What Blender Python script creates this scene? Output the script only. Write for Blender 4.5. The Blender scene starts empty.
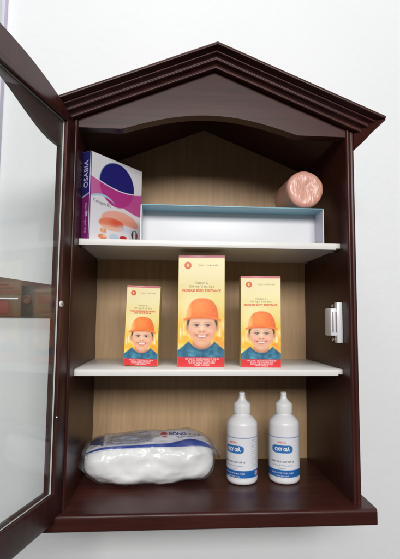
import bpy, bmesh, math, random
import numpy as np
from mathutils import Matrix, Vector, noise
from mathutils.geometry import tessellate_polygon

random.seed(7)
K = 0.01                      # all lengths below are centimetres
scene = bpy.context.scene
col = scene.collection
PI = math.pi

# ------------------------------------------------------------------ helpers
def link(name, me, parent=None, loc=(0, 0, 0), rot=(0, 0, 0)):
    o = bpy.data.objects.new(name, me)
    col.objects.link(o)
    o.location = Vector(loc) * K
    o.rotation_euler = rot
    if parent is not None:
        o.parent = parent
    return o

def empty(name, loc=(0, 0, 0), rot=(0, 0, 0)):
    o = link(name, None, None, loc, rot)
    o.empty_display_size = 0.02
    return o

def tag(o, label, cat=None, group=None, kind=None):
    o['label'] = label
    if cat: o['category'] = cat
    if group: o['group'] = group
    if kind: o['kind'] = kind
    return o

def mesh(name, V, F, mat, parent=None, smooth=False, loc=(0, 0, 0), rot=(0, 0, 0), bevel=0, seg=2, angle=30):
    me = bpy.data.meshes.new(name)
    bm = bmesh.new()
    vs = [bm.verts.new(Vector(v) * K) for v in V]
    for f in F:
        try:
            bm.faces.new([vs[i] for i in f])
        except ValueError:
            pass
    bmesh.ops.recalc_face_normals(bm, faces=bm.faces)
    if bevel:
        es = [e for e in bm.edges if len(e.link_faces) == 2 and e.calc_face_angle(0) > math.radians(angle)]
        bmesh.ops.bevel(bm, geom=es, offset=bevel * K, segments=seg, profile=0.5, affect='EDGES', clamp_overlap=True)
    bm.to_mesh(me); bm.free()
    me.materials.append(mat)
    if smooth or bevel:
        for p in me.polygons: p.use_smooth = True
        if bevel or smooth == 'auto':
            me.set_sharp_from_angle(angle=math.radians(40))
    return link(name, me, parent, loc, rot)

def box_vf(x0, x1, y0, y1, z0, z1):
    V = [(x0, y0, z0), (x1, y0, z0), (x1, y1, z0), (x0, y1, z0), (x0, y0, z1), (x1, y0, z1), (x1, y1, z1), (x0, y1, z1)]
    F = [(0, 3, 2, 1), (4, 5, 6, 7), (0, 1, 5, 4), (1, 2, 6, 5), (2, 3, 7, 6), (3, 0, 4, 7)]
    return V, F

def join(*vfs):
    V, F = [], []
    for v, f in vfs:
        n = len(V); V += list(v); F += [tuple(i + n for i in q) for q in f]
    return V, F

def box(name, b, mat, parent=None, bevel=0.06, **k):
    V, F = box_vf(*b)
    return mesh(name, V, F, mat, parent, bevel=bevel, **k)

def prism(loops, fn, d0, d1):
    """2D outline (first loop) with holes, swept from depth d0 to d1; fn(a, b, d) -> xyz."""
    flat = [p for l in loops for p in l]
    tri = tessellate_polygon([[Vector((p[0], p[1], 0)) for p in l] for l in loops])
    n = len(flat)
    V = [fn(a, b, d0) for a, b in flat] + [fn(a, b, d1) for a, b in flat]
    F = [tuple(t) for t in tri] + [tuple(i + n for i in reversed(t)) for t in tri]
    s = 0
    for l in loops:
        m = len(l)
        for i in range(m):
            j = (i + 1) % m
            F.append((s + i, s + j, s + j + n, s + i + n))
        s += m
    return V, F

def lathe(prof, n=48, cx=0, cy=0):
    V, F = [], []
    for r, z in prof:
        for k in range(n):
            t = 2 * PI * k / n
            V.append((cx + r * math.cos(t), cy + r * math.sin(t), z))
    for i in range(len(prof) - 1):
        for k in range(n):
            k2 = (k + 1) % n
            F.append((i * n + k, i * n + k2, (i + 1) * n + k2, (i + 1) * n + k))
    F.append(tuple(range(n))[::-1])
    F.append(tuple((len(prof) - 1) * n + k for k in range(n)))
    return V, F

def lin(c):
    c = np.asarray(c, float) / 255.0
    return np.where(c <= 0.04045, c / 12.92, ((c + 0.055) / 1.055) ** 2.4)

def srgb(r, g, b):
    return tuple(float(x) for x in lin((r, g, b)))

# ------------------------------------------------------------------ materials
def base_mat(name):
    m = bpy.data.materials.new(name); m.use_nodes = True
    nt = m.node_tree
    return m, nt, nt.nodes['Principled BSDF']

def N(nt, t, **k):
    n = nt.nodes.new(t)
    for a, v in k.items(): setattr(n, a, v)
    return n

def plain(name, c, rough=0.5, bump=0.0, bscale=200, var=0.0, metallic=0, spec=0.5, coat=0, sss=0, trans=0):
    m, nt, p = base_mat(name)
    p.inputs['Base Color'].default_value = (*c, 1)
    p.inputs['Roughness'].default_value = rough
    p.inputs['Metallic'].default_value = metallic
    p.inputs['Specular IOR Level'].default_value = spec
    p.inputs['Coat Weight'].default_value = coat
    if sss:
        p.inputs['Subsurface Weight'].default_value = sss
        p.inputs['Subsurface Radius'].default_value = (1, 1, 1)
        p.inputs['Subsurface Scale'].default_value = 0.004
    tc = N(nt, 'ShaderNodeTexCoord')
    nz = N(nt, 'ShaderNodeTexNoise')
    nz.inputs['Scale'].default_value = bscale
    nz.inputs['Detail'].default_value = 5
    nt.links.new(tc.outputs['Object'], nz.inputs['Vector'])
    if var:
        mx = N(nt, 'ShaderNodeMix', data_type='RGBA')
        mx.inputs['A'].default_value = (*[x * (1 - var) for x in c], 1)
        mx.inputs['B'].default_value = (*[min(1, x * (1 + var)) for x in c], 1)
        nt.links.new(nz.outputs['Fac'], mx.inputs['Factor'])
        nt.links.new(mx.outputs['Result'], p.inputs['Base Color'])
    if bump:
        b = N(nt, 'ShaderNodeBump')
        b.inputs['Strength'].default_value = bump
        b.inputs['Distance'].default_value = 0.001
        nt.links.new(nz.outputs['Fac'], b.inputs['Height'])
        nt.links.new(b.outputs['Normal'], p.inputs['Normal'])
    return m

def wood(name, dark, light, axis, rough=0.3, spec=0.42, fine=1.0, coat=0.0, bump=0.12, contrast=(0.3, 0.7)):
    """Grain running along one axis of object space."""
    m, nt, p = base_mat(name)
    tc = N(nt, 'ShaderNodeTexCoord')
    mp = N(nt, 'ShaderNodeMapping')
    sc = [90 * fine] * 3; sc['xyz'.index(axis)] = 5 * fine
    mp.inputs['Scale'].default_value = sc
    nt.links.new(tc.outputs['Object'], mp.inputs['Vector'])
    n1 = N(nt, 'ShaderNodeTexNoise'); n1.inputs['Scale'].default_value = 1.0; n1.inputs['Detail'].default_value = 8
    n1.inputs['Roughness'].default_value = 0.65; n1.inputs['Distortion'].default_value = 0.6
    nt.links.new(mp.outputs['Vector'], n1.inputs['Vector'])
    n2 = N(nt, 'ShaderNodeTexNoise'); n2.inputs['Scale'].default_value = 6.0; n2.inputs['Detail'].default_value = 3
    nt.links.new(tc.outputs['Object'], n2.inputs['Vector'])
    ad = N(nt, 'ShaderNodeMath', operation='MULTIPLY_ADD')
    nt.links.new(n2.outputs['Fac'], ad.inputs[0]); ad.inputs[1].default_value = 0.5
    mul = N(nt, 'ShaderNodeMath', operation='MULTIPLY'); mul.inputs[1].default_value = 0.6
    nt.links.new(n1.outputs['Fac'], mul.inputs[0]); nt.links.new(mul.outputs[0], ad.inputs[2])
    rp = N(nt, 'ShaderNodeValToRGB')
    rp.color_ramp.elements[0].position = contrast[0]; rp.color_ramp.elements[0].color = (*dark, 1)
    rp.color_ramp.elements[1].position = contrast[1]; rp.color_ramp.elements[1].color = (*light, 1)
    nt.links.new(ad.outputs[0], rp.inputs['Fac'])
    nt.links.new(rp.outputs['Color'], p.inputs['Base Color'])
    mr = N(nt, 'ShaderNodeMapRange'); mr.inputs['To Min'].default_value = rough - 0.07; mr.inputs['To Max'].default_value = rough + 0.2
    nt.links.new(n2.outputs['Fac'], mr.inputs['Value']); nt.links.new(mr.outputs[0], p.inputs['Roughness'])
    p.inputs['Coat Weight'].default_value = coat; p.inputs['Coat Roughness'].default_value = 0.12
    p.inputs['Specular IOR Level'].default_value = spec
    b = N(nt, 'ShaderNodeBump'); b.inputs['Strength'].default_value = bump; b.inputs['Distance'].default_value = 0.0006
    nt.links.new(n1.outputs['Fac'], b.inputs['Height']); nt.links.new(b.outputs['Normal'], p.inputs['Normal'])
    return m

def print_mat(name, rough=0.38, coat=0.15, bump=0.05):
    m, nt, p = base_mat(name)
    a = N(nt, 'ShaderNodeAttribute', attribute_name='Col')
    nt.links.new(a.outputs['Color'], p.inputs['Base Color'])
    p.inputs['Roughness'].default_value = rough
    p.inputs['Coat Weight'].default_value = coat
    p.inputs['Coat Roughness'].default_value = 0.2
    tc = N(nt, 'ShaderNodeTexCoord'); nz = N(nt, 'ShaderNodeTexNoise'); nz.inputs['Scale'].default_value = 45
    nt.links.new(tc.outputs['Object'], nz.inputs['Vector'])
    b = N(nt, 'ShaderNodeBump'); b.inputs['Strength'].default_value = bump; b.inputs['Distance'].default_value = 0.004
    nt.links.new(nz.outputs['Fac'], b.inputs['Height']); nt.links.new(b.outputs['Normal'], p.inputs['Normal'])
    return m

def film(name, tint, rough, refl, bump=0.0, bscale=40, haze=0.0, hscale=8):
    """Thin clear sheet: transparent, with fresnel gloss on top."""
    m = bpy.data.materials.new(name); m.use_nodes = True
    nt = m.node_tree; nt.nodes.remove(nt.nodes['Principled BSDF'])
    out = nt.nodes['Material Output']
    tr = N(nt, 'ShaderNodeBsdfTransparent'); tr.inputs['Color'].default_value = (*tint, 1)
    gl = N(nt, 'ShaderNodeBsdfGlossy'); gl.inputs['Roughness'].default_value = rough
    fr = N(nt, 'ShaderNodeLayerWeight'); fr.inputs['Blend'].default_value = 0.5
    pw = N(nt, 'ShaderNodeMath', operation='POWER'); pw.inputs[1].default_value = 4.0
    mu = N(nt, 'ShaderNodeMath', operation='MULTIPLY_ADD'); mu.inputs[1].default_value = 0.9 * refl; mu.inputs[2].default_value = 0.045 * refl; mu.use_clamp = True
    mx = N(nt, 'ShaderNodeMixShader')
    nt.links.new(fr.outputs['Facing'], pw.inputs[0]); nt.links.new(pw.outputs[0], mu.inputs[0]); nt.links.new(mu.outputs[0], mx.inputs[0])
    nt.links.new(tr.outputs[0], mx.inputs[1]); nt.links.new(gl.outputs[0], mx.inputs[2])
    df = N(nt, 'ShaderNodeBsdfDiffuse'); df.inputs['Color'].default_value = (0.85, 0.86, 0.86, 1)
    tc0 = N(nt, 'ShaderNodeTexCoord'); hz = N(nt, 'ShaderNodeTexNoise'); hz.inputs['Scale'].default_value = hscale
    hz.inputs['Detail'].default_value = 6; hz.inputs['Distortion'].default_value = 1.0
    nt.links.new(tc0.outputs['Object'], hz.inputs['Vector'])
    hr = N(nt, 'ShaderNodeMapRange'); hr.inputs['From Min'].default_value = 0.42; hr.inputs['From Max'].default_value = 0.8; hr.inputs['To Max'].default_value = haze
    hr.inputs['To Min'].default_value = haze * .25
    nt.links.new(hz.outputs['Fac'], hr.inputs['Value'])
    m2 = N(nt, 'ShaderNodeMixShader')
    nt.links.new(hr.outputs[0], m2.inputs[0]); nt.links.new(mx.outputs[0], m2.inputs[1]); nt.links.new(df.outputs[0], m2.inputs[2])
    nt.links.new(m2.outputs[0], out.inputs['Surface'])
    if bump:
        tc = N(nt, 'ShaderNodeTexCoord'); nz = N(nt, 'ShaderNodeTexNoise')
        nz.inputs['Scale'].default_value = bscale; nz.inputs['Distortion'].default_value = 1.5
        nt.links.new(tc.outputs['Object'], nz.inputs['Vector'])
        b = N(nt, 'ShaderNodeBump'); b.inputs['Strength'].default_value = bump; b.inputs['Distance'].default_value = 0.004
        nt.links.new(nz.outputs['Fac'], b.inputs['Height'])
        nt.links.new(b.outputs['Normal'], gl.inputs['Normal']); nt.links.new(b.outputs['Normal'], fr.inputs['Normal'])
    return m

MD, ML = (0.0095, 0.0028, 0.0025), (0.066, 0.0165, 0.0125)
M = {}
for ax in 'xyz':
    M['wood_' + ax] = wood('mahogany_' + ax, MD, ML, ax, rough=0.31, coat=0.07, spec=0.26, bump=0.10)
M['back'] = wood('back_ply', srgb(158, 127, 93), srgb(187, 156, 119), 'z', rough=0.5, fine=1.6, bump=0.05, contrast=(0.35, 0.68))
M['shelf'] = plain('shelf_laminate', (0.78, 0.76, 0.74), 0.35, 0.04, 60, 0.03)
M['wall'] = None
M['white_plastic'] = plain('white_plastic', (0.72, 0.72, 0.74), 0.3, 0.03, 80)
M['slot'] = plain('slot_shadow_plastic', (0.20, 0.16, 0.18), 0.5)
M['steel'] = plain('zinc_steel', (0.62, 0.60, 0.58), 0.3, metallic=1)
M['bottle'] = plain('bottle_plastic', (0.83, 0.825, 0.86), 0.32, 0.03, 50, sss=0.25)
M['cap'] = plain('cap_plastic', (0.80, 0.80, 0.81), 0.35, 0.02, 80, sss=0.15)
M['card_white'] = plain('white_card', (0.76, 0.76, 0.785), 0.4, 0.05, 30, 0.02)
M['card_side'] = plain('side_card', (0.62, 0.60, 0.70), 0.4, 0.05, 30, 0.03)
M['card_teal'] = plain('teal_card', srgb(134, 182, 198), 0.35, 0.05, 30, 0.05)
M['carton'] = plain('carton_yellow', srgb(226, 206, 132), 0.4, 0.04, 40, 0.04)
M['print'] = print_mat('printed_card')
M['print_label'] = print_mat('printed_label', 0.4, 0.0, 0.02)
M['print_film'] = print_mat('printed_film', 0.3, 0.2, 0.35)
M['cotton'] = plain('cotton', (0.83, 0.83, 0.84), 0.85, 0.35, 90, 0.02)
M['wrap'] = film('clear_wrap', (0.975, 0.98, 0.98), 0.26, 0.9, 0.3, 18, haze=0.12, hscale=40)
M['glass'] = film('pane_glass', (0.98, 0.992, 0.985), 0.035, 0.5, haze=0.045, hscale=9)
M['glass_edge'] = plain('ground_glass_edge', (0.66, 0.70, 0.68), 0.25)
M['ink_grey'] = plain('ink_grey', srgb(120, 112, 96), 0.5)
M['ink_red'] = plain('ink_red', srgb(222, 70, 36), 0.5)
M['ink_white'] = plain('ink_white', (0.85, 0.82, 0.82), 0.5)
M['ink_blue'] = plain('ink_blue', srgb(40, 70, 150), 0.5)
M['ink_dark'] = plain('ink_dark', srgb(90, 95, 110), 0.5)
M['ink_pale'] = plain('ink_pale', srgb(190, 185, 215), 0.5)
M['ink_yellow'] = plain('ink_yellow', srgb(250, 215, 90), 0.5)

# salmon roll: crinkled clear-wrapped bandage
def roll_mat():
    m, nt, p = base_mat('salmon_wrap')
    tc = N(nt, 'ShaderNodeTexCoord')
    n1 = N(nt, 'ShaderNodeTexNoise'); n1.inputs['Scale'].default_value = 75; n1.inputs['Detail'].default_value = 3; n1.inputs['Distortion'].default_value = 1.6
    mp = N(nt, 'ShaderNodeMapping'); mp.inputs['Scale'].default_value = (1.7, 0.5, 0.55)
    nt.links.new(tc.outputs['Object'], mp.inputs['Vector']); nt.links.new(mp.outputs['Vector'], n1.inputs['Vector'])
    rp = N(nt, 'ShaderNodeValToRGB')
    rp.color_ramp.elements[0].position = 0.3; rp.color_ramp.elements[0].color = (*srgb(212, 152, 134), 1)
    rp.color_ramp.elements[1].position = 0.7; rp.color_ramp.elements[1].color = (*srgb(224, 168, 150), 1)
    nt.links.new(n1.outputs['Fac'], rp.inputs['Fac']); nt.links.new(rp.outputs['Color'], p.inputs['Base Color'])
    p.inputs['Roughness'].default_value = 0.42
    p.inputs['Coat Weight'].default_value = 0.4; p.inputs['Coat Roughness'].default_value = 0.22
    b = N(nt, 'ShaderNodeBump'); b.inputs['Strength'].default_value = 0.32; b.inputs['Distance'].default_value = 0.004
    nt.links.new(n1.outputs['Fac'], b.inputs['Height'])
    nt.links.new(b.outputs['Normal'], p.inputs['Normal']); nt.links.new(b.outputs['Normal'], p.inputs['Coat Normal'])
    return m
M['salmon'] = roll_mat()

def wall_mat():
    m, nt, p = base_mat('painted_plaster')
    tc = N(nt, 'ShaderNodeTexCoord')
    n1 = N(nt, 'ShaderNodeTexNoise'); n1.inputs['Scale'].default_value = 90; n1.inputs['Detail'].default_value = 6
    n2 = N(nt, 'ShaderNodeTexNoise'); n2.inputs['Scale'].default_value = 5; n2.inputs['Detail'].default_value = 4
    n3 = N(nt, 'ShaderNodeTexNoise'); n3.inputs['Scale'].default_value = 28; n3.inputs['Detail'].default_value = 3
    for n in (n1, n2, n3): nt.links.new(tc.outputs['Object'], n.inputs['Vector'])
    mx = N(nt, 'ShaderNodeMix', data_type='RGBA')
    mx.inputs['A'].default_value = (0.775, 0.792, 0.808, 1); mx.inputs['B'].default_value = (0.818, 0.83, 0.844, 1)
    nt.links.new(n2.outputs['Fac'], mx.inputs['Factor']); nt.links.new(mx.outputs['Result'], p.inputs['Base Color'])
    p.inputs['Roughness'].default_value = 0.6
    ad = N(nt, 'ShaderNodeMath', operation='ADD')
    nt.links.new(n1.outputs['Fac'], ad.inputs[0]); nt.links.new(n3.outputs['Fac'], ad.inputs[1])
    b = N(nt, 'ShaderNodeBump'); b.inputs['Strength'].default_value = 0.13; b.inputs['Distance'].default_value = 0.003
    nt.links.new(ad.outputs[0], b.inputs['Height']); nt.links.new(b.outputs['Normal'], p.inputs['Normal'])
    return m
M['wall'] = wall_mat()

# ------------------------------------------------------------------ print painting
def mix(img, c, a):
    c = np.asarray(c, float)
    return img + (c - img) * a[..., None]

def sm(x, e0, e1):
    t = np.clip((x - e0) / (e1 - e0), 0, 1)
    return t * t * (3 - 2 * t)

def ell(U, W, cx, cy, rx, ry, soft=0.06):
    d = np.sqrt(((U - cx) / rx) ** 2 + ((W - cy) / ry) ** 2)
    return 1 - sm(d, 1 - soft, 1 + soft)

def rect(U, W, x0, x1, y0, y1, s=0.008):
    return sm(U, x0 - s, x0 + s) * (1 - sm(U, x1 - s, x1 + s)) * sm(W, y0 - s, y0 + s) * (1 - sm(W, y1 - s, y1 + s))

def painted_grid(name, nx, ny, fn, pos, mat, parent, smooth=False, **k):
    """fn(U, V) -> sRGB 0..255 picture (V from the top); pos(u, v) -> xyz."""
    U, W = np.meshgrid(np.linspace(0, 1, nx), np.linspace(0, 1, ny))
    img = fn(U, W)
    V = [pos(float(U[j, i]), float(W[j, i])) for j in range(ny) for i in range(nx)]
    F = [(j * nx + i, (j + 1) * nx + i, (j + 1) * nx + i + 1, j * nx + i + 1) for j in range(ny - 1) for i in range(nx - 1)]
    me = bpy.data.meshes.new(name)
    me.from_pydata([tuple(c * K for c in v) for v in V], [], F)
    at = me.color_attributes.new('Col', 'FLOAT_COLOR', 'POINT')
    rgba = np.ones((ny * nx, 4), np.float32)
    rgba[:, :3] = lin(np.clip(img, 0, 255)).reshape(-1, 3)
    at.data.foreach_set('color', rgba.ravel())
    me.materials.append(mat)
    if smooth:
        for p in me.polygons: p.use_smooth = True
    return link(name, me, parent, **k)

def lettering(s, size, mat, parent, place, align='CENTER', squeeze=1.0, bold=0.0, name='lettering'):
    """Flat letters; place(x, y) -> xyz in the parent's space (cm)."""
    cu = bpy.data.curves.new('text', 'FONT')
    cu.body = s; cu.size = size; cu.align_x = align; cu.align_y = 'CENTER'
    cu.resolution_u = 3; cu.offset = bold
    tmp = bpy.data.objects.new('text', cu)
    me = bpy.data.meshes.new_from_object(tmp)
    bpy.data.objects.remove(tmp); bpy.data.curves.remove(cu)
    for v in me.vertices:
        v.co = Vector(place(v.co.x * squeeze, v.co.y)) * K
    me.name = name
    me.materials.clear(); me.materials.append(mat)
    return link(name, me, parent)

# ------------------------------------------------------------------ wall
wall = mesh('wall', *box_vf(-160, 160, 18.0, 26.0, -120, 190), M['wall'])
tag(wall, 'pale bluish white painted plaster wall behind the cabinet', kind='structure')

# ------------------------------------------------------------------ cabinet
A = 16.5
cab = empty('medicine_cabinet', (0, 0, 0))
tag(cab, 'dark mahogany wall cabinet with house-shaped gable roof and open glazed door', 'cabinet')
SL = 0.41
zl = lambda x: 52.0 - SL * abs(x)

for s in (-1, 1):
    prof = [(16.5, 0.35), (16.53, 0.14), (16.62, 0.03), (16.74, 0.0), (16.86, 0.03), (16.93, 0.13), (16.98, 0.16), (17.02, 0.1),
            (17.08, 0.05), (17.38, 0.05), (17.47, 0.1), (17.5, 0.2), (17.5, 17.95), (16.5, 17.95)]
    V, F = prism([[(s * x, y) for x, y in prof]], lambda a, b, d: (a, b, 0.004 if d == 0 else zl(a) - 0.03), 0, 1)
    mesh('side_panel', V, F, M['wood_z'], cab, smooth='auto')

# back panel with gable top
V, F = prism([[(-16.48, 0.01), (16.48, 0.01), (16.48, zl(16.48) - .04), (0, zl(0) - .02), (-16.48, zl(16.48) - .04)]],
             lambda a, b, d: (a, d, b), 17.42, 17.9)
mesh('back_panel', V, F, M['back'], cab)

# valance: gable front with arched lower edge
arch = [(-16.48, 44.25), (-11.9, 44.25)]
for i in range(0, 41):
    t = i / 40; x = -11.4 + 21.9 * t
    c = (x + 0.45) / 10.95
    z = 44.25 + 2.1 * (1 - abs(c) ** 2.0) ** 1.15 if abs(c) < 1 else 44.25
    arch.append((x, z))
arch += [(11.0, 44.25), (16.48, 44.25)]
V, F = prism([arch + [(16.48, zl(16.48) - .03), (0, zl(0) - .02), (-16.48, zl(16.48) - .03)]], lambda a, b, d: (a, d, b), 0.22, 1.7)
mesh('valance', V, F, M['wood_x'], cab, bevel=0.1, angle=60)

# roof boards (a chevron) with the crown moulding in front and along both eaves
up = [(-20.2, 53.95 - SL * 20.2), (0, 53.95), (20.2, 53.95 - SL * 20.2)]
lo = [(20.2, 53.5 - SL * 20.2), (17.52, 53.2 - SL * 17.52), (17.5, zl(17.5)), (0, zl(0)), (-17.5, zl(17.5)), (-17.52, 53.2 - SL * 17.52), (-20.2, 53.5 - SL * 20.2)]
V, F = prism([up + lo], lambda a, b, d: (a, d, b), 0.0, 17.95)
roof = mesh('roof', V, F, M['wood_x'], cab)

def curve(p0, p1, p2, n=6):
    return [((1 - t) ** 2 * p0[0] + 2 * t * (1 - t) * p1[0] + t * t * p2[0],
             (1 - t) ** 2 * p0[1] + 2 * t * (1 - t) * p1[1] + t * t * p2[1]) for t in [i / n for i in range(n + 1)]]
MP = [(0.0, 0.0), (0.62, 0.0)] + curve((0.62, 0.0), (0.76, 0.06), (0.70, 0.24), 5) + curve((0.62, 0.30), (0.66, 0.62), (1.26, 0.64), 7) \
    + curve((1.30, 0.64), (1.46, 0.70), (1.40, 0.86), 5) + curve((1.36, 0.92), (1.36, 1.2), (1.95, 1.22), 7) \
    + curve((1.98, 1.22), (2.14, 1.28), (2.06, 1.44), 5) + curve((2.0, 1.48), (2.3, 1.62), (2.85, 1.60), 6) + [(3.0, 1.64), (3.02, 1.8), (2.98, 1.95), (0.0, 1.95)]
for s in (-1, 1):       # raking mouldings
    V, F = [], []
    n = len(MP)
    for o, u in MP: V.append((0, -o - .003, zl(0) + u))
    for o, u in MP: V.append((s * (17.5 + o * .9), -o - .003, zl(17.5 + o * .9) + u))
    for i in range(n):
        j = (i + 1) % n
        F.append((i, j, j + n, i + n))
    F.append(tuple(range(n, 2 * n)))
    mesh('crown_moulding', V, F, M['wood_x'], roof, smooth='auto')
SP = [(0.0, 42.6), (0.12, 42.6)] + curve((0.12, 42.62), (1.1, 43.4), (1.5, 43.9), 6) + curve((1.5, 43.9), (2.2, 44.7), (2.92, 45.12), 6) + [(2.99, 45.2), (2.97, 45.55), (0.0, 46.65)]
for s in (-1, 1):       # eave mouldings
    n = len(SP)
    V = [(s * (17.503 + o * .9), -o * 0.98 + 0.02, z) for o, z in SP] + [(s * (17.503 + o * .9), 17.95, z) for o, z in SP]
    F = [(i, (i + 1) % n, (i + 1) % n + n, i + n) for i in range(n)] + [tuple(range(n)), tuple(range(n, 2 * n))]
    mesh('eave_moulding', V, F, M['wood_y'], roof, smooth='auto')
    bd_pts = [(0.02, 42.62), (1.5, 43.92), (2.9, 45.14), (2.72, 45.34), (1.3, 44.12), (0.02, 43.0)]
    V, F = prism([bd_pts], lambda a, b, d: (s * (17.505 + a * .9), -a * 0.98 + 0.02 - d, b), -0.1, 0.12)
    mesh('eave_bead', V, F, M['wood_x'], roof, bevel=0.06)

# base board: its top is the cabinet floor
bp = [(-1.25, -1.7), (-1.3, -1.55), (-1.3, -0.35)] + curve((-1.3, -0.35), (-1.28, -0.02), (-0.9, 0.0), 6) + [(17.95, 0.0), (17.95, -1.8), (-1.15, -1.8)]
V, F = prism([bp], lambda a, b, d: (d, a, b), -18.7, 18.7)
mesh('base_board', V, F, M['wood_x'], cab, bevel=0.12, angle=50)

# shelves
for zt in (31.09, 15.23):
    sh = box('shelf', (-16.47, 16.47, 2.5, 17.4, zt - 0.62, zt), M['shelf'], cab, bevel=0.03)
    box('edge_strip', (-16.47, 15.9, 2.42, 2.56, zt - 0.80, zt - 0.005), M['shelf'], sh, bevel=0.04)
    for s in (-1, 1):
        for yy in (4.0, 15.5):
            x0, x1 = sorted((s * 16.5, s * 15.9))
            box('shelf_pin', (x0, x1, yy, yy + .5, zt - 0.95, zt - 0.63), M['steel'], sh, bevel=0.08)

# magnetic catch on the right inner wall
mc = box('magnetic_catch', (15.75, 16.49, 2.15, 3.1, 18.5, 23.6), M['white_plastic'], cab, bevel=0.12)
box('catch_body', (15.0, 15.95, 2.3, 4.6, 19.35, 22.85), M['white_plastic'], mc, bevel=0.2)
box('catch_slot', (15.2, 15.36, 2.27, 2.34, 19.8, 22.4), M['slot'], mc, bevel=0.02)
box('catch_slot', (15.6, 15.76, 2.27, 2.34, 19.8, 22.4), M['slot'], mc, bevel=0.02)
for zz in (18.9, 23.2):
    V, F = lathe([(0.22, 0), (0.22, 0.1), (0.12, 0.2)], 16)
    mesh('screw', [(15.75 - z, 3.45 + x, zz + y) for x, y, z in V], F, M['steel'], mc, smooth='auto')

# ------------------------------------------------------------------ door (opened a little past a right angle)
th = math.radians(15.2)
ud = Vector((-math.sin(th), -math.cos(th), 0)); nd = Vector((-math.cos(th), math.sin(th), 0))
B0 = Vector((-16.75, -0.3, 0))
def dpos(s, z, off): return tuple(B0 + ud * s + nd * off + Vector((0, 0, z)))
DW = 34.3
topo = [(0, 44.35), (0.8, 44.85), (1.8, 45.25), (3, 45.62), (4.4, 45.95), (6, 46.32), (7.5, 46.6), (9, 46.84), (11, 47.05), (13, 47.18), (15, 47.25), (17.15, 47.28)]
topo = topo + [(DW - a, b) for a, b in topo[-2::-1]]
outer = [(0, 0.14), (1.7, 0.14), (1.7, -0.45), (DW, -0.45)] + topo[::-1]
ti = [(1.96, 40.93), (3.2, 40.95), (4.15, 41.02), (5.3, 41.22), (6.56, 41.54), (8.0, 42.0), (9.3, 42.45), (10.8, 43.0), (12.5, 43.5), (14.0, 43.78), (17.15, 43.86)]
ti = ti + [(DW - a, b) for a, b in ti[-2::-1]]
inner = [(1.96, 2.68), (DW - 1.96, 2.68)] + ti[::-1]
V, F = prism([outer, inner], lambda a, b, d: dpos(a, b, d), 0.6, 1.2)
door = mesh('door', V, F, M['wood_z'], cab, bevel=0.05, angle=60)
rab = [(1.78, 2.5), (DW - 1.78, 2.5), (DW - 1.78, 44.0), (1.78, 44.0)]
V, F = prism([outer, rab], lambda a, b, d: dpos(a, b, d), 0.0, 0.597)
mesh('door_rim', V, F, M['wood_z'], door, bevel=0.06, angle=60)
g = box_vf(0, 1, 0, 1, 0, 1)
gp = [(1.84, 2.55, .40), (DW - 1.84, 43.95, .56)]
Vg = [dpos(gp[int(v[0])][0], gp[int(v[2])][1], gp[int(v[1])][2]) for v in g[0]]
pane = mesh('glass_pane', Vg, [g[1][2], g[1][4]], M['glass'], door)
mesh('glass_edge', [tuple(Vector(v)) for v in Vg], [g[1][0], g[1][1], g[1][3], g[1][5]], M['glass_edge'], pane)
def disc_on_door(name, s, z, r, off, h, mat, parent):
    V, F = lathe([(r, 0), (r, h * .6), (r * .75, h), (r * .3, h * .92)], 24)
    mesh(name, [dpos(s + x, z + y, off - zz) for x, y, zz in V], F, mat, parent, smooth='auto')
disc_on_door('glass_clip', 1.86, 22.86, 0.36, 0.0, 0.16, M['white_plastic'], door)
disc_on_door('clip_screw', 1.86, 22.86, 0.13, -0.145, 0.06, M['slot'], door)
disc_on_door('nail', 1.9, 10.6, 0.12, 0.02, 0.12, M['steel'], door)

# ------------------------------------------------------------------ things on the wall seen through the door glass
bd = empty('wall_board', (-30, 18, 21.55))
tag(bd, 'brown wooden board with dull red patches on the wall behind the glass door', 'board')
mb = wood('brown_board', srgb(60, 36, 30), srgb(94, 62, 48), 'x', rough=0.4)
V, F = prism([[(-30, 0), (11.2, 0), (11.2, 4.3), (6.6, 4.85), (-1.3, 5.95), (-30, 9.5)]], lambda a, b, d: (a, d, b), -1.0, 0.0)
mesh('panel', V, F, mb, bd, bevel=0.08)
mr_ = plain('dull_red', srgb(112, 34, 30), 0.6, 0.1, 60, 0.25)  # dull red for the lines and patches laid over the board
mt_ = plain('dull_tan', srgb(100, 64, 48), 0.6, 0.1, 60, 0.2)  # muted tan for the two raised panels and the knob
md_ = plain('dark_gap', srgb(50, 36, 32), 0.5, 0.1, 60, 0.2)
def patch(name, x0, x1, z0, z1, m): box(name, (x0, x1, -1.06, -1.003, z0, z1), m, bd, bevel=0.02)
patch('tan_panel', -14, 2.2, 3.15, 5.25, mt_); patch('tan_panel', 4.2, 9.5, 0.4, 3.7, mt_)
for i, (x0, x1, z) in enumerate([(-9, 0.4, 4.8), (-9, 1.2, 4.3), (-8, 1.0, 3.6)]):
    box('red_line', (x0, x1, -1.09, -1.064, z - .14, z + .14), mr_, bd, bevel=0.02)
patch('red_patch', -10, 0.4, 0.35, 2.3, mr_)
box('red_patch', (4.8, 7.8, -1.09, -1.064, 1.9, 3.1), mr_, bd, bevel=0.05)
patch('dark_strip', 2.3, 4.1, 0.1, 4.6, md_)
box('pale_bar', (-30, 1.9, -1.3, -1.003, 2.5, 2.78), M['card_white'], bd, bevel=0.08)
V, F = lathe([(0.75, 0), (0.75, .25), (0.5, .4), (.45, .3)], 28)
mesh('knob', [(3.2 + x, -1.07 - z, 2.45 + y) for x, y, z in V], F, mt_, bd, smooth='auto')

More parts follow.
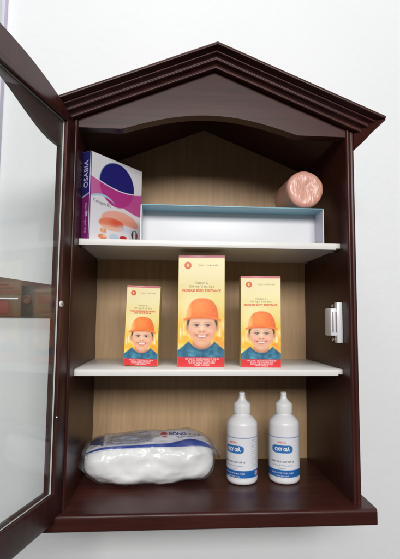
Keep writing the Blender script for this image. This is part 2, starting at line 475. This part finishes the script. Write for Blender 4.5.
pn = empty('wall_panel', (-32, 18, 27))
tag(pn, 'grey green panel with lilac edge standing upright on the wall at far left', 'panel')
box('panel', (-26, -0.75, -1.2, 0, 1, 75), plain('grey_green', srgb(176, 190, 186), 0.45, 0.05, 40, 0.03), pn, bevel=0.06)
box('edge_trim', (-0.74, -0.2, -1.35, 0, 1, 75), plain('lilac_trim', srgb(212, 206, 226), 0.4), pn, bevel=0.1)

# ------------------------------------------------------------------ vitamin cartons
def face_print(red2):
    def fn(U, W):
        img = np.zeros(U.shape + (3,)); img[:] = (246, 232, 178)
        img = mix(img, (238, 214, 120), sm(W, 0.16, 0.42) * 0.75)
        img = mix(img, (246, 190, 56), sm(W, 0.40, 0.64))
        # out-of-focus leaves around the head
        rs = np.random.RandomState(3)
        for _ in range(46):
            cx, cy = rs.rand(), 0.58 + 0.3 * rs.rand()
            c = [(250, 168, 40), (255, 226, 120), (244, 140, 34), (252, 240, 190)][rs.randint(4)]
            img = mix(img, c, ell(U, W, cx, cy, 0.03 + 0.07 * rs.rand(), 0.012 + 0.03 * rs.rand(), 0.6) * 0.6)
        img = mix(img, (252, 240, 190), ell(U, W, 0.36, 0.49, 0.36, 0.17, 0.5) * 0.6)
        for x, y, r in ((0.055, 0.70, .02), (0.12, 0.67, .016), (0.9, 0.69, .02)):
            img = mix(img, (255, 250, 236), ell(U, W, x, y, r, 0.045, 0.6) * 0.75)
        # shirt
        q = np.abs(U - 0.51)
        yv = np.where(q > 0.27, 0.775 + 0.34 * (q - 0.27), 0.845 - 1.05 * np.clip(q - .02, 0, 1) ** 2)
        sh = sm(W, yv - 0.007, yv + 0.007)
        nk = ell(U, W, 0.51, 0.80, 0.2, 0.07, 0.1)
        img = mix(img, (206, 142, 106), nk)
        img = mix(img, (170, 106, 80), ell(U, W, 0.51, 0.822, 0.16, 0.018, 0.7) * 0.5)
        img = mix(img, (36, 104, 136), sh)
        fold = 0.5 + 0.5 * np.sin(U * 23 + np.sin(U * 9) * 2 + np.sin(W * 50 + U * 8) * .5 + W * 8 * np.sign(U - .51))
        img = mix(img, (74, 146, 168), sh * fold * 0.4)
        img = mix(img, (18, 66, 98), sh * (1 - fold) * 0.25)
        rs = np.random.RandomState(11)
        for _ in range(70):
            cx, cy = rs.rand(), .78 + .14 * rs.rand()
            img = mix(img, [(92, 164, 182), (24, 78, 112), (54, 128, 150)][rs.randint(3)], sh * ell(U, W, cx, cy, .012 + .05 * rs.rand(), .004 + .012 * rs.rand(), .9) * .5)
        img = mix(img, (20, 74, 106), (1 - sm(np.abs(W - yv - .012), .003, .009)) * sh * (q < .3) * .7)
        # ears and hair at the temples
        for x in (0.215, 0.825):
            img = mix(img, (226, 160, 124), ell(U, W, x, 0.652, 0.055, 0.034, 0.2))
            img = mix(img, (196, 122, 92), ell(U, W, x, 0.655, 0.028, 0.019, 0.7) * 0.7)
        for x in (0.238, 0.802):
            img = mix(img, (70, 46, 36), ell(U, W, x, 0.612, 0.05, 0.034, 0.4))
        # head
        f = ell(U, W, 0.52, 0.655, 0.296, 0.142, 0.05)
        f = np.maximum(f, ell(U, W, 0.52, 0.727, 0.205, 0.100, 0.06))
        img = mix(img, (234, 178, 144), f)
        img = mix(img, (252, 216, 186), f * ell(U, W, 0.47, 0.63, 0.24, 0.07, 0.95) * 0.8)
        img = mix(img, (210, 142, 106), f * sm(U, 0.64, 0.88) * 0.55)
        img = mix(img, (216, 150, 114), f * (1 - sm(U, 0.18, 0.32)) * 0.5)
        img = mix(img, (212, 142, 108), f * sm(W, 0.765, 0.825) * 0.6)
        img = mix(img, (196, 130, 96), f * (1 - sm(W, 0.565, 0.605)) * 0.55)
        for x in (0.36, 0.68):
            img = mix(img, (242, 160, 132), f * ell(U, W, x, 0.695, 0.12, 0.036, 0.95) * 0.7)
            img = mix(img, (252, 206, 178), f * ell(U, W, x + .01, 0.684, 0.06, 0.016, 0.95) * 0.6)
        # brows, eyes
        for x, sg in ((0.40, 1), (0.64, -1)):
            cy = 0.604 + 0.5 * (U - x) ** 2
            img = mix(img, (120, 80, 60), (1 - sm(np.abs(W - cy), 0.001, 0.007)) * ell(U, W, x, .606, .085, .03, .6) * 0.4)
            img = mix(img, (206, 146, 114), ell(U, W, x, 0.627, 0.10, 0.018, 0.9) * 0.7)
            img = mix(img, (236, 220, 208), ell(U, W, x, 0.635, 0.056, 0.0085, 0.4) * .9)
            img = mix(img, (54, 34, 28), ell(U, W, x, 0.634, 0.036, 0.0105, 0.35))
            lid = 0.6245 + 1.4 * (U - x) ** 2
            img = mix(img, (80, 52, 42), (1 - sm(np.abs(W - lid), 0.001, 0.0055)) * ell(U, W, x, .625, .075, .03, .4) * 0.85)
            img = mix(img, (250, 245, 240), ell(U, W, x - .012, 0.6305, 0.011, 0.0035, 0.5) * .9)
            img = mix(img, (214, 152, 122), (1 - sm(np.abs(W - .6505 - .4 * (U - x) ** 2), .001, .006)) * ell(U, W, x, .64, .08, .03, .5) * .5)
        # nose
        img = mix(img, (254, 218, 188), ell(U, W, 0.51, 0.655, 0.028, 0.032, 0.95) * 0.7)
        img = mix(img, (216, 148, 116), ell(U, W, 0.515, 0.686, 0.075, 0.013, 0.8) * 0.6)
        img = mix(img, (250, 206, 176), ell(U, W, 0.512, 0.678, 0.04, 0.011, 0.8) * 0.7)
        for x in (0.478, 0.548):
            img = mix(img, (158, 94, 74), ell(U, W, x, 0.6895, 0.017, 0.0045, 0.7) * 0.7)
        # smile
        c2 = (U - 0.515) ** 2
        top = 0.7225 - 0.55 * c2; bot = 0.7405 - 1.35 * c2
        gate = ell(U, W, .515, .73, .15, .04, .2)
        lip = sm(W, top - .010, top - .002) * (1 - sm(W, bot + .006, bot + .015)) * gate
        img = mix(img, (206, 116, 100), lip * .8)
        mo = sm(W, top - .002, top + .003) * (1 - sm(W, bot - .003, bot + .003)) * gate
        img = mix(img, (150, 72, 64), mo)
        img = mix(img, (250, 242, 234), mo * ell(U, W, .515, .729, .115, .0105, .3) * .97)
        img = mix(img, (228, 140, 122), (1 - sm(np.abs(W - bot - .008), .001, .005)) * ell(U, W, .515, .74, .08, .02, .6) * .6)
        for x in (0.35, 0.68):
            img = mix(img, (200, 128, 100), ell(U, W, x, 0.716, 0.016, 0.018, 0.9) * 0.5)
        img = mix(img, (220, 152, 120), ell(U, W, 0.515, 0.765, 0.09, 0.008, 0.9) * 0.45)
        img = mix(img, (248, 202, 170), ell(U, W, 0.51, 0.79, 0.07, 0.016, 0.95) * 0.5)
        # orange knitted hat with a turned brim
        dome = (1 - sm((np.abs((U - .525) / .345) ** 2.5 + np.abs((W - .575) / .185) ** 2.3), .93, 1.07)) * (1 - sm(W, 0.565, 0.578))
        img = mix(img, (250, 112, 22), dome)
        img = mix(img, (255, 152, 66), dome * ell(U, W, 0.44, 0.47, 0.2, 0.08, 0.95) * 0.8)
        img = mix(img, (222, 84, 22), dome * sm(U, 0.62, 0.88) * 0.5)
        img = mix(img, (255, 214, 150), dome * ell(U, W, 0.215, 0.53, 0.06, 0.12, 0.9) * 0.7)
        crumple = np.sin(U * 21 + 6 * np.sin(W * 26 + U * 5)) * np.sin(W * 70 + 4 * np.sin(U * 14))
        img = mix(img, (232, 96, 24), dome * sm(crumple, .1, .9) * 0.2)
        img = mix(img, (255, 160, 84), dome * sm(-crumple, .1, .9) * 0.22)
        yb = 0.584 - 0.034 * np.cos(np.clip((U - 0.51) * 3.9, -PI / 2, PI / 2)) + .04 * np.clip(np.abs(U - .51) - .36, 0, 1)
        br = (1 - sm(np.abs(W - yb), 0.005, 0.015)) * rect(U, W, 0.12, 0.92, 0.4, 0.7, 0.03)
        img = mix(img, (246, 126, 46), br)
        img = mix(img, (214, 86, 30), (1 - sm(np.abs(W - yb - .013), 0.001, 0.008)) * rect(U, W, 0.14, 0.88, 0.4, 0.7, 0.04) * 0.55)
        # red foot band, rose head band
        img = mix(img, (212, 36, 44), sm(W, 0.912, 0.917))
        img = mix(img, (206, 90, 110), 1 - sm(W, 0.02, 0.027))
        img = mix(img, (240, 190, 190), ell(U, W, .4, .008, .14, .006, .8) * .7)
        # round emblem
        asp = 2.35
        img = mix(img, (226, 66, 34), 1 - sm(np.hypot(U - 0.2, (W - 0.094) * asp), 0.074, 0.082))
        return img
    return fn

def vitamin_carton(w, d, h, loc, rz, ry, lines, label):
    t = empty('vitamin_carton', loc, (0, ry, rz))
    tag(t, label, 'carton', 'vitamin syrup cartons on the middle shelf')
    bw = 0.02
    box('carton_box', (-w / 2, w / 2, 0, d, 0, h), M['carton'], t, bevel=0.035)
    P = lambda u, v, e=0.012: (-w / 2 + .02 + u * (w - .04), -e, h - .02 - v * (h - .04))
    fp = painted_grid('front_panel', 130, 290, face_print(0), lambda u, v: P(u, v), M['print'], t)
    def put(u0, v0, e=0.022): return lambda x, y: (-w / 2 + u0 * w + x, -e, h - v0 * h + y)
    sz = w * 0.075
    lettering('CÔNG TY DƯỢC PHẨM', sz * .6, M['ink_grey'], fp, put(0.64, 0.094), squeeze=.92)
    lettering('Vitamin C', sz * .95, M['ink_grey'], fp, put(0.5, 0.252))
    lettering('100 mg / 5 ml. Siro', sz * .95, M['ink_grey'], fp, put(0.5, 0.285))
    for i, l in enumerate(lines):
        lettering(l, sz * (0.96 if len(lines) == 1 else .8), M['ink_red'], fp, put(0.5, 0.322 + i * 0.025), squeeze=.87, bold=0.012)
    for i, l in enumerate(['HỘP 1 CHAI • THUỐC DÙNG CHO TRẺ EM', 'BỔ SUNG VITAMIN C HẰNG NGÀY', 'ĐỌC KỸ HƯỚNG DẪN SỬ DỤNG', 'TRƯỚC KHI DÙNG']):
        lettering(l, sz * .62, M['ink_white'], fp, put(0.52, 0.93 + i * 0.0175), squeeze=.8)
    # flame mark inside the emblem
    mesh('emblem', [put(0.2 + a, .094 - b / 2.35)(0, 0) for a, b in [(-.045, -.012), (0, .05), (.045, -.012), (.02, -.002), (.02, -.045), (-.02, -.045), (-.02, -.002)]],
         [(0, 1, 2, 3, 4, 5, 6)], M['ink_yellow'], fp)
    return t

vitamin_carton(6.0, 3.6, 14.4, (-1.1, 4.9, 15.24), math.radians(-3), 0, ['INCREASE BODY RESISTANCE'],
               'tallest yellow vitamin C carton with orange-hatted child, in the middle of the shelf')
vitamin_carton(5.15, 3.3, 11.75, (6.6, 4.6, 15.24), math.radians(-5), 0, ['INCREASE BODY RESISTANCE'],
               'mid-sized yellow vitamin C carton with orange-hatted child, standing nearest the white catch')
vitamin_carton(4.3, 2.8, 10.25, (-8.85, 5.4, 15.33), math.radians(-4), math.radians(1.7), ['TĂNG CƯỜNG SỨC ĐỀ KHÁNG', 'CHO CƠ THỂ TRẺ EM'],
               'smallest yellow vitamin C carton with two red text lines, left of the tallest carton')

# ------------------------------------------------------------------ supplement box, upper shelf
def supp_print(U, W):
    img = np.zeros(U.shape + (3,)); img[:] = (232, 230, 236)
    t1 = 0.265 + 0.10 * np.sin(np.clip(U, 0, 1) * PI * 0.75) - 0.03 * U ** 2
    t2 = 0.50 - 0.05 * np.sin(np.clip(U * 2.2, 0, 1) * PI) + 0.10 * sm(U, 0.3, 1.0)
    c = np.hypot((U - 0.5) / 0.335, (W - 0.295) / 0.265)
    disc = 1 - sm(c, .985, 1.015)
    band = sm(W, t1 - .006, t1 + .006) * (1 - sm(W, t2 - .006, t2 + .006))
    img = mix(img, (196, 84, 152), band)
    img = mix(img, (226, 150, 196), band * (1 - sm(U, 0, .5)) * .35)
    img = mix(img, (186, 58, 138), disc * sm(W, t1 - .005, t1 + .005))
    img = mix(img, (38, 36, 118), disc * (1 - sm(W, t1 - .006, t1 + .006)))
    img = mix(img, (50, 120, 132), (1 - sm(np.abs(c - 1), .01, .03)) * (1 - sm(W, t1, t1 + .01)) * (1 - sm(U, .3, .5)) * .7)
    img = mix(img, (240, 236, 246), (1 - sm(np.abs(W - t1), .004, .009)))
    img = mix(img, (166, 212, 230), (1 - sm(np.abs(W - t2 - .012), .008, .016)) * (1 - sm(U, .35, .5)))
    # petal
    cap = ell(U, W, .57, .725, .36, .125, .06) * (1 - sm(W, .735 + .05 * (U - .5), .75 + .05 * (U - .5)))
    img = mix(img, (240, 176, 158), cap)
    img = mix(img, (226, 146, 118), cap * ell(U, W, .72, .72, .18, .05, .8) * .6)
    pet = ell(U, W, .42, .775, .25, .075, .08) * sm(.66 - U + .3 * (W - .75), 0, .05)
    img = mix(img, (232, 130, 100), pet)
    img = mix(img, (222, 92, 66), pet * ell(U, W, .5, .745, .12, .04, .7))
    img = mix(img, (240, 190, 166), pet * sm(W, .775, .82))
    img = mix(img, (206, 214, 232), ell(U, W, .68, .80, .16, .04, .6) * .7)
    # small pictures along the foot
    img = mix(img, (232, 156, 110), rect(U, W, .20, .31, .845, .89)); img = mix(img, (240, 190, 150), rect(U, W, .22, .27, .855, .875))
    img = mix(img, (226, 142, 98), ell(U, W, .24, .94, .08, .03, .2)); img = mix(img, (240, 200, 176), ell(U, W, .28, .93, .04, .015, .4))
    img = mix(img, (196, 214, 234), ell(U, W, .46, .94, .1, .062, .08)); img = mix(img, (120, 130, 190), rect(U, W, .41, .44, .94, .975)); img = mix(img, (206, 110, 140), rect(U, W, .47, .49, .93, .975))
    img = mix(img, (204, 50, 54), ell(U, W, .64, .915, .075, .032, .12) * (1 - sm(W, .918, .925))); img = mix(img, (222, 120, 120), rect(U, W, .645, .665, .92, .96))
    img = mix(img, (188, 92, 156), ell(U, W, .82, .962, .09, .05, .1)); img = mix(img, (224, 180, 214), ell(U, W, .82, .965, .055, .03, .2))
    r = np.hypot(U - .865, (W - .845) * 1.13)
    bd_ = 1 - sm(r, .058, .064)
    img = mix(img, (236, 234, 236), bd_); img = mix(img, (44, 62, 74), bd_ * (1 - sm(U, .838, .845))); img = mix(img, (200, 52, 58), bd_ * sm(U, .884, .891))
    img = mix(img, (90, 96, 110), (1 - sm(np.abs(r - .062), .004, .009)))
    img = mix(img, (120, 40, 120), 1 - sm(U, .012, .02))
    return img

def spine_print(U, W):
    img = np.zeros(U.shape + (3,)); img[:] = (120, 34, 104)
    img = mix(img, (34, 34, 104), 1 - sm(W, .5 - .04 * U, .515 - .04 * U))
    img = mix(img, (160, 190, 214), (1 - sm(np.abs(W - .52 + .04 * U), .004, .01)))
    img = mix(img, (190, 168, 200), rect(U, W, .55, .8, .68, .74))
    return img

SBW, SBD, SBH = 9.7, 1.35, 11.35
sb = empty('supplement_box', (-15.42, 2.95, 31.1), (0, 0, math.radians(52)))
tag(sb, 'white and purple supplement box with navy disc and peach petal, upper shelf corner', 'box')
V, F = box_vf(0, SBW, 0, SBD, 0, SBH)
mesh('carton_box', V, F, M['card_white'], sb, bevel=0.04)
sf = painted_grid('front_panel', 190, 210, supp_print, lambda u, v: (.03 + u * (SBW - .06), -.012, SBH - .03 - v * (SBH - .06)), M['print'], sb)
ss = painted_grid('spine', 40, 160, spine_print, lambda u, v: (-.012, SBD - .03 - u * (SBD - .06), SBH - .03 - v * (SBH - .06)), M['print'], sb)
lettering('OSABIA', 1.05, M['ink_pale'], ss, lambda x, y: (-.024, SBD * .5 + y, SBH * .74 + x), bold=.01)
lettering('thực phẩm chức năng', .42, M['ink_pale'], ss, lambda x, y: (-.024, SBD * .45 + y, SBH * .24 + x))
lettering('Collagen Bio', .62, M['ink_dark'], sf, lambda x, y: (2.2 + x, -.024, 5.05 + y - .08 * x))

# ------------------------------------------------------------------ open tray, upper shelf
tr = empty('open_box', (2.8, 3.2, 31.1))
tag(tr, 'shallow white open box with teal lip lying on its side on the upper shelf', 'box')
x0, x1, hh, dd, w = -11.85, 11.85, 4.72, 3.4, 0.14
box('box_back', (x0, x1, dd - w, dd, 0, hh), M['card_white'], tr, bevel=0.03)
box('box_bottom_wall', (x0, x1, 0, dd - w - .003, 0, w), M['card_white'], tr, bevel=0.03)
V, F = join(box_vf(x0, x0 + w, 0, dd - w - .003, w + .003, hh - w - .003), box_vf(x1 - w, x1, 0, dd - w - .003, w + .003, hh - w - .003))
mesh('box_end', V[:8], F[:6], M['card_white'], tr, bevel=0.03)
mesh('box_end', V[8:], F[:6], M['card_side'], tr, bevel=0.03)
box('teal_lip', (x0, x1, 0, dd - w - .003, hh - w, hh), M['card_teal'], tr, bevel=0.03)

# ------------------------------------------------------------------ salmon bandage roll on top of the tray
V, F = [], []
RR, RL, nr = 2.45, 7.2, 72
prof = [(0.0, .22), (0.25, .21), (.55, .18), (.9, .12), (1.3, .08), (1.7, .06), (2.0, .08), (2.3, .2), (2.42, .45), (2.45, .8), (2.45, 2), (2.44, 4), (2.45, 6.4), (2.2, 6.9), (1.9, 7.15), (0.6, 7.2), (0.0, 7.0)]
for i, (r, y) in enumerate(prof):
    for k in range(nr):
        t = 2 * PI * k / nr
        wv = 0.05 * math.sin(5 * t + 3 * r) * math.exp(-((r - 1.1) / .7) ** 2) + 0.012 * math.sin(11 * t + r * 5) * (r > .3) * (y < 1)
        rr = r * (1 + 0.012 * math.sin(3 * t + .6) + .008 * math.sin(5 * t))
        V.append((rr * math.cos(t), y + (wv if y < 1 else 0), rr * math.sin(t)))
for i in range(len(prof) - 1):
    for k in range(nr):
        k2 = (k + 1) % nr
        F.append((i * nr + k, i * nr + k2, (i + 1) * nr + k2, (i + 1) * nr + k))
rl = mesh('bandage_roll', V, F, M['salmon'], None, smooth=True, loc=(12.2, 2.75, 31.1 + hh + RR + .02), rot=(0, 0, math.radians(2)))
tag(rl, 'salmon pink bandage roll in crinkled wrap lying on top of the white open box', 'bandage roll')

# ------------------------------------------------------------------ dropper bottles
def bottle_print(U, W):
    img = np.zeros(U.shape + (3,)); img[:] = (226, 228, 234)
    img = mix(img, (120, 140, 190), rect(U, W, -1, 2, .012, .03, .006))
    img = mix(img, (30, 98, 172), rect(U, W, -1, 2, .80, .975, .006))
    asp = 1.0
    cx, wx, wy = .42, .115, .095          # rounded blue name plate
    du = np.maximum(np.abs(U - cx) - (wx - .05), 0) / .05; dv = np.maximum(np.abs(W - .30) - (wy - .07), 0) / .07
    img = mix(img, (44, 112, 182), 1 - sm(np.hypot(du, dv), .9, 1.1))
    for i in range(15):                    # columns of small print on the side
        y = .08 + i * .046
        for (a, b) in ((.62, .80), (.84, .99), (.02, .20)):
            rs = np.random.RandomState(i * 7 + int(a * 100))
            L = a + (b - a) * (.6 + .4 * rs.rand())
            m_ = rect(U, W, a, L, y - .008, y + .008, .004) * (0.5 + .5 * np.sign(np.sin(U * 330 + i * 2)))
            img = mix(img, (120, 126, 146), m_ * .75)
    img = mix(img, (232, 190, 200), ell(U, W, .70, .885, .03, .055, .1)); img = mix(img, (214, 90, 110), ell(U, W, .70, .885, .016, .03, .2))
    return img

bt = empty('dropper_bottle', (4.75, 8.2, 0.003), (0, 0, math.radians(-43)))
tag(bt, 'white peroxide dropper bottle with blue label, left one next to the cotton bag', 'bottle', 'peroxide bottles on the cabinet floor')
R_ = 2.06
prof = [(1.2, 0.06), (1.45, 0.0)] + curve((1.5, 0.0), (R_, 0.02), (R_, .62), 7) + [(R_, .9), (R_, 4), (R_, 8.1)] + curve((R_, 8.3), (R_ - .03, 8.7), (1.5, 9.25), 7) + curve((1.45, 9.3), (1.1, 9.55), (1.04, 9.7), 4) + [(1.04, 10.0), (.95, 10.05)]
V, F = lathe(prof, 64); mesh('body', V, F, M['bottle'], bt, smooth=True)
cp = [(1.0, 9.78), (1.12, 9.78), (1.16, 9.86), (1.16, 11.0)] + curve((1.14, 11.06), (1.08, 11.2), (.85, 11.42), 4) + curve((.8, 11.46), (.52, 11.7), (.44, 12.0), 5) + [(.40, 12.5), (.42, 12.55), (.40, 12.76), (.3, 12.8)]
V, F = [], []
nn = 96
for i, (r, z) in enumerate(cp):
    for k in range(nn):
        t = 2 * PI * k / nn
        rr = r - (.035 if (k % 3 == 0 and 9.8 < z < 11.05) else 0)
        V.append((rr * math.cos(t), rr * math.sin(t), z))
for i in range(len(cp) - 1):
    for k in range(nn):
        F.append((i * nn + k, i * nn + (k + 1) % nn, (i + 1) * nn + (k + 1) % nn, (i + 1) * nn + k))
F.append(tuple((len(cp) - 1) * nn + k for k in range(nn)))
mesh('cap', V, F, M['cap'], bt, smooth='auto')
LT, LB = 6.75, 0.95
RLb = R_ + .012
def lab(u, z, e=0.0):        # u 0..1 round the bottle; u=.42 faces -Y
    a = -PI / 2 + (u - .42) * 2 * PI * .97
    return ((RLb + e) * math.cos(a), (RLb + e) * math.sin(a), z)
lb = painted_grid('label', 240, 110, bottle_print, lambda u, v: lab(u, LT - v * (LT - LB)), M['print_label'], bt, smooth=True)
def ring(z0, u0=.42): return lambda x, y: lab(u0 + x / (2 * PI * .97 * RLb), z0 + y, 0.012)
lettering('MEDIC', .4, M['ink_red'], lb, ring(5.95), bold=.01)
lettering('OXY GIÀ', .68, M['ink_white'], lb, ring(4.98), squeeze=.72, bold=.03)
lettering('DUNG DỊCH OXY GIÀ 3%', .33, M['ink_dark'], lb, ring(3.25), squeeze=.85, bold=.01)
lettering('Sát trùng vết thương ngoài da', .26, M['ink_blue'], lb, ring(2.75), squeeze=.85)
lettering('Chai 60 ml', .26, M['ink_dark'], lb, ring(2.35))
lettering('CÔNG TY CP DƯỢC PHẨM', .29, M['ink_white'], lb, ring(1.68), squeeze=.9)
lettering('Thuốc dùng ngoài', .25, M['ink_white'], lb, ring(1.3))

bt.scale = (.985, .985, .905)
def copy_tree(o, parent=None):
    c = o.copy(); col.objects.link(c)
    if parent is not None: c.parent = parent
    for ch in o.children: copy_tree(ch, c)
    return c
b2 = copy_tree(bt)
b2.location = Vector((10.45, 8.2, 0.003)) * K; b2.rotation_euler = (0, 0, math.radians(-22))
b2['label'] = 'white peroxide dropper bottle with full blue name plate visible, right one beside the wall'

# ------------------------------------------------------------------ bag of cotton wool
ct = empty('cotton_bag', (-7.6, 9.95, 0.0), (0, 0, math.radians(5)))
tag(ct, 'clear plastic bag of white cotton wool with blue striped printing', 'cotton bag')
CL, CD, CH = 8.55, 4.4, 2.85
def pillow(u, a, e=0.0, ln=CL, end=5.0, pw=.42, wr=1.0):
    r = max(0.0, 1 - abs(u) ** end) ** pw
    ca, sa = math.cos(a), math.sin(a)
    f = lambda c, p: math.copysign(abs(c) ** p, c)
    x = u * (ln + e)
    y = (CD * (0.35 + .65 * r) * (r > 0) * r ** .15 + e) * f(ca, .8) if r > 0 else 0
    z = (CH * r + e) * f(sa, .68) + CH
    p = Vector((x * .35, y * .5 + 3, z * .6))
    n = noise.noise(p * .8) * .36 + noise.noise(p * 2.1) * .10 * wr + noise.noise(p * 5) * .02 * wr + .10 * abs(noise.noise(Vector((x * .16, a * .9 + x * .05, 7.0)) * 2.2)) * (-1)
    y += n * ca * 1.3 * r; z += n * sa * r
    if sa > 0.3: z += .35 * r * math.sin(u * 2.3 + .6) * (sa - .3)
    return (x, y, max(z, .03 - 0 * e))
NU, NA = 110, 96
V = [pillow(-1 + 2 * i / (NU - 1), 2 * PI * k / NA) for i in range(NU) for k in range(NA)]
F = [(i * NA + k, (i + 1) * NA + k, (i + 1) * NA + (k + 1) % NA, i * NA + (k + 1) % NA) for i in range(NU - 1) for k in range(NA)]
mesh('cotton_wad', V, F, M['cotton'], ct, smooth=True)

def film_print(U, W):          # U along the bag, W 0 = back edge .. 1 = front edge of the printed top
    img = np.zeros(U.shape + (3,)); img[:] = (226, 224, 232)
    yb = 0.97 - .03 * np.cos(U * 5)
    th_ = .07 + .15 * np.exp(-((U - .80) / .14) ** 2)
    st = sm(W, yb - th_ - .02, yb - th_) * (1 - sm(W, yb - .0, yb + .02)) 
    img = mix(img, (30, 64, 160), st)
    tx = rect(U, W, .16, .51, .34, .84, .01)
    img = mix(img, (176, 178, 198), tx * .75)
    img = mix(img, (28, 38, 110), rect(U, W, .02, .13, .1, .8, .01) * (1 - sm(W - .2, U * 3 + .2, U * 3 + .24)))
    img = mix(img, (202, 50, 66), ell(U, W, .61, .55, .028, .06, .15)); img = mix(img, (210, 80, 90), rect(U, W, .595, .63, .65, .70, .01))
    img = mix(img, (232, 232, 238), sm(W, yb, yb + .02))
    return img
FA0, FA1 = math.radians(46), math.radians(97)
fpos = lambda u, v, e=.07: pillow(-.955 + 1.91 * u, FA0 + v * FA1, e)
fm = painted_grid('printed_film', 220, 80, film_print, fpos, M['print_film'], ct, smooth=True)
ftx = lambda u0, v0: lambda x, y: fpos(u0 + x / 16.0, v0 - y / 7.2, .085)
lettering('BÔNG Y TẾ', .8, M['ink_blue'], fm, ftx(.78, .565), bold=.03)
lettering('Thấm nước', .5, M['ink_blue'], fm, ftx(.78, .675), bold=.01)
for k, l in enumerate(['Bông hút nước dùng trong y tế', 'Thành phần: 100% bông xơ tự nhiên', 'Bảo quản nơi khô ráo, thoáng mát', 'Dùng để băng bó, sát trùng vết thương', 'Sản xuất theo tiêu chuẩn cơ sở']):
    lettering(l, .5, M['ink_dark'], fm, ftx(.335, .40 + k * .095), squeeze=.72)
V = []
NW = 120
for i in range(NW):
    u = -1 + 2 * i / (NW - 1)
    for k in range(NA):
        x, y, z = pillow(u, 2 * PI * k / NA, .07, CL * 1.015, 5.6, .42, 1.0)
        q = Vector((x * .6, y * .8, z * .9))
        cr = abs(noise.noise(q * 1.5)) * .17 + abs(noise.noise(q * 3.2)) * .08
        e_ = max(0, abs(u) - .86) / .14
        y += math.copysign(cr, y); z = max(.025, z + cr * (1 if z > CH else -.3))
        z += e_ * 1.3 * noise.noise(Vector((k * .21, u * 3, 2))); y += e_ * .5 * noise.noise(Vector((k * .25, u * 3, 9)))
        V.append((x + e_ * 1.7 * noise.noise(Vector((k * .11, u, 4))), y, max(.02, z)))
F = [(i * NA + k, (i + 1) * NA + k, (i + 1) * NA + (k + 1) % NA, i * NA + (k + 1) % NA) for i in range(NW - 1) for k in range(NA)]
mesh('plastic_wrap', V, F, M['wrap'], ct, smooth=True)

# ------------------------------------------------------------------ light
w = bpy.data.worlds.new('World'); scene.world = w; w.use_nodes = True
bg = w.node_tree.nodes['Background']
bg.inputs['Color'].default_value = (1.0, 0.985, 0.97, 1); bg.inputs['Strength'].default_value = 0.07

def area(name, loc, target, sx, sy, power, color):
    l = bpy.data.lights.new(name, 'AREA'); l.shape = 'RECTANGLE'; l.size = sx * K; l.size_y = sy * K
    l.energy = power; l.color = color
    o = bpy.data.objects.new(name, l); col.objects.link(o)
    o.location = Vector(loc) * K
    o.rotation_euler = (Vector(target) - Vector(loc)).to_track_quat('-Z', 'Y').to_euler()
    return o
area('room_light', (6, -212, 97), (0, 10, 25), 130, 55, 48, (1.0, 0.985, 0.96))
area('ceiling_light', (-10, -75, 235), (0, 10, 30), 120, 60, 21, (0.97, 0.985, 1.0))

# ------------------------------------------------------------------ camera
cam = bpy.data.cameras.new('camera'); co = bpy.data.objects.new('camera', cam); col.objects.link(co)
Mx = Matrix([[0.9974640679684407, -0.015045173546030792, -0.0695634664520098],
             [-0.07062762256439417, -0.0886028185439823, -0.9935599023093493],
             [0.008784761963283734, 0.9959534041806535, -0.08944073265697505]])
co.matrix_world = Matrix.Translation(Vector((-5.3164, -52.3055, 21.3012)) * K) @ Mx.to_4x4()
cam.sensor_fit = 'HORIZONTAL'; cam.sensor_width = 36; cam.lens = 443.6175 / 400 * 36
cam.clip_start = 0.01; cam.clip_end = 50
scene.camera = co
scene.view_settings.view_transform = 'Standard'; scene.view_settings.look = 'None'
scene.view_settings.exposure = 0; scene.view_settings.gamma = 1
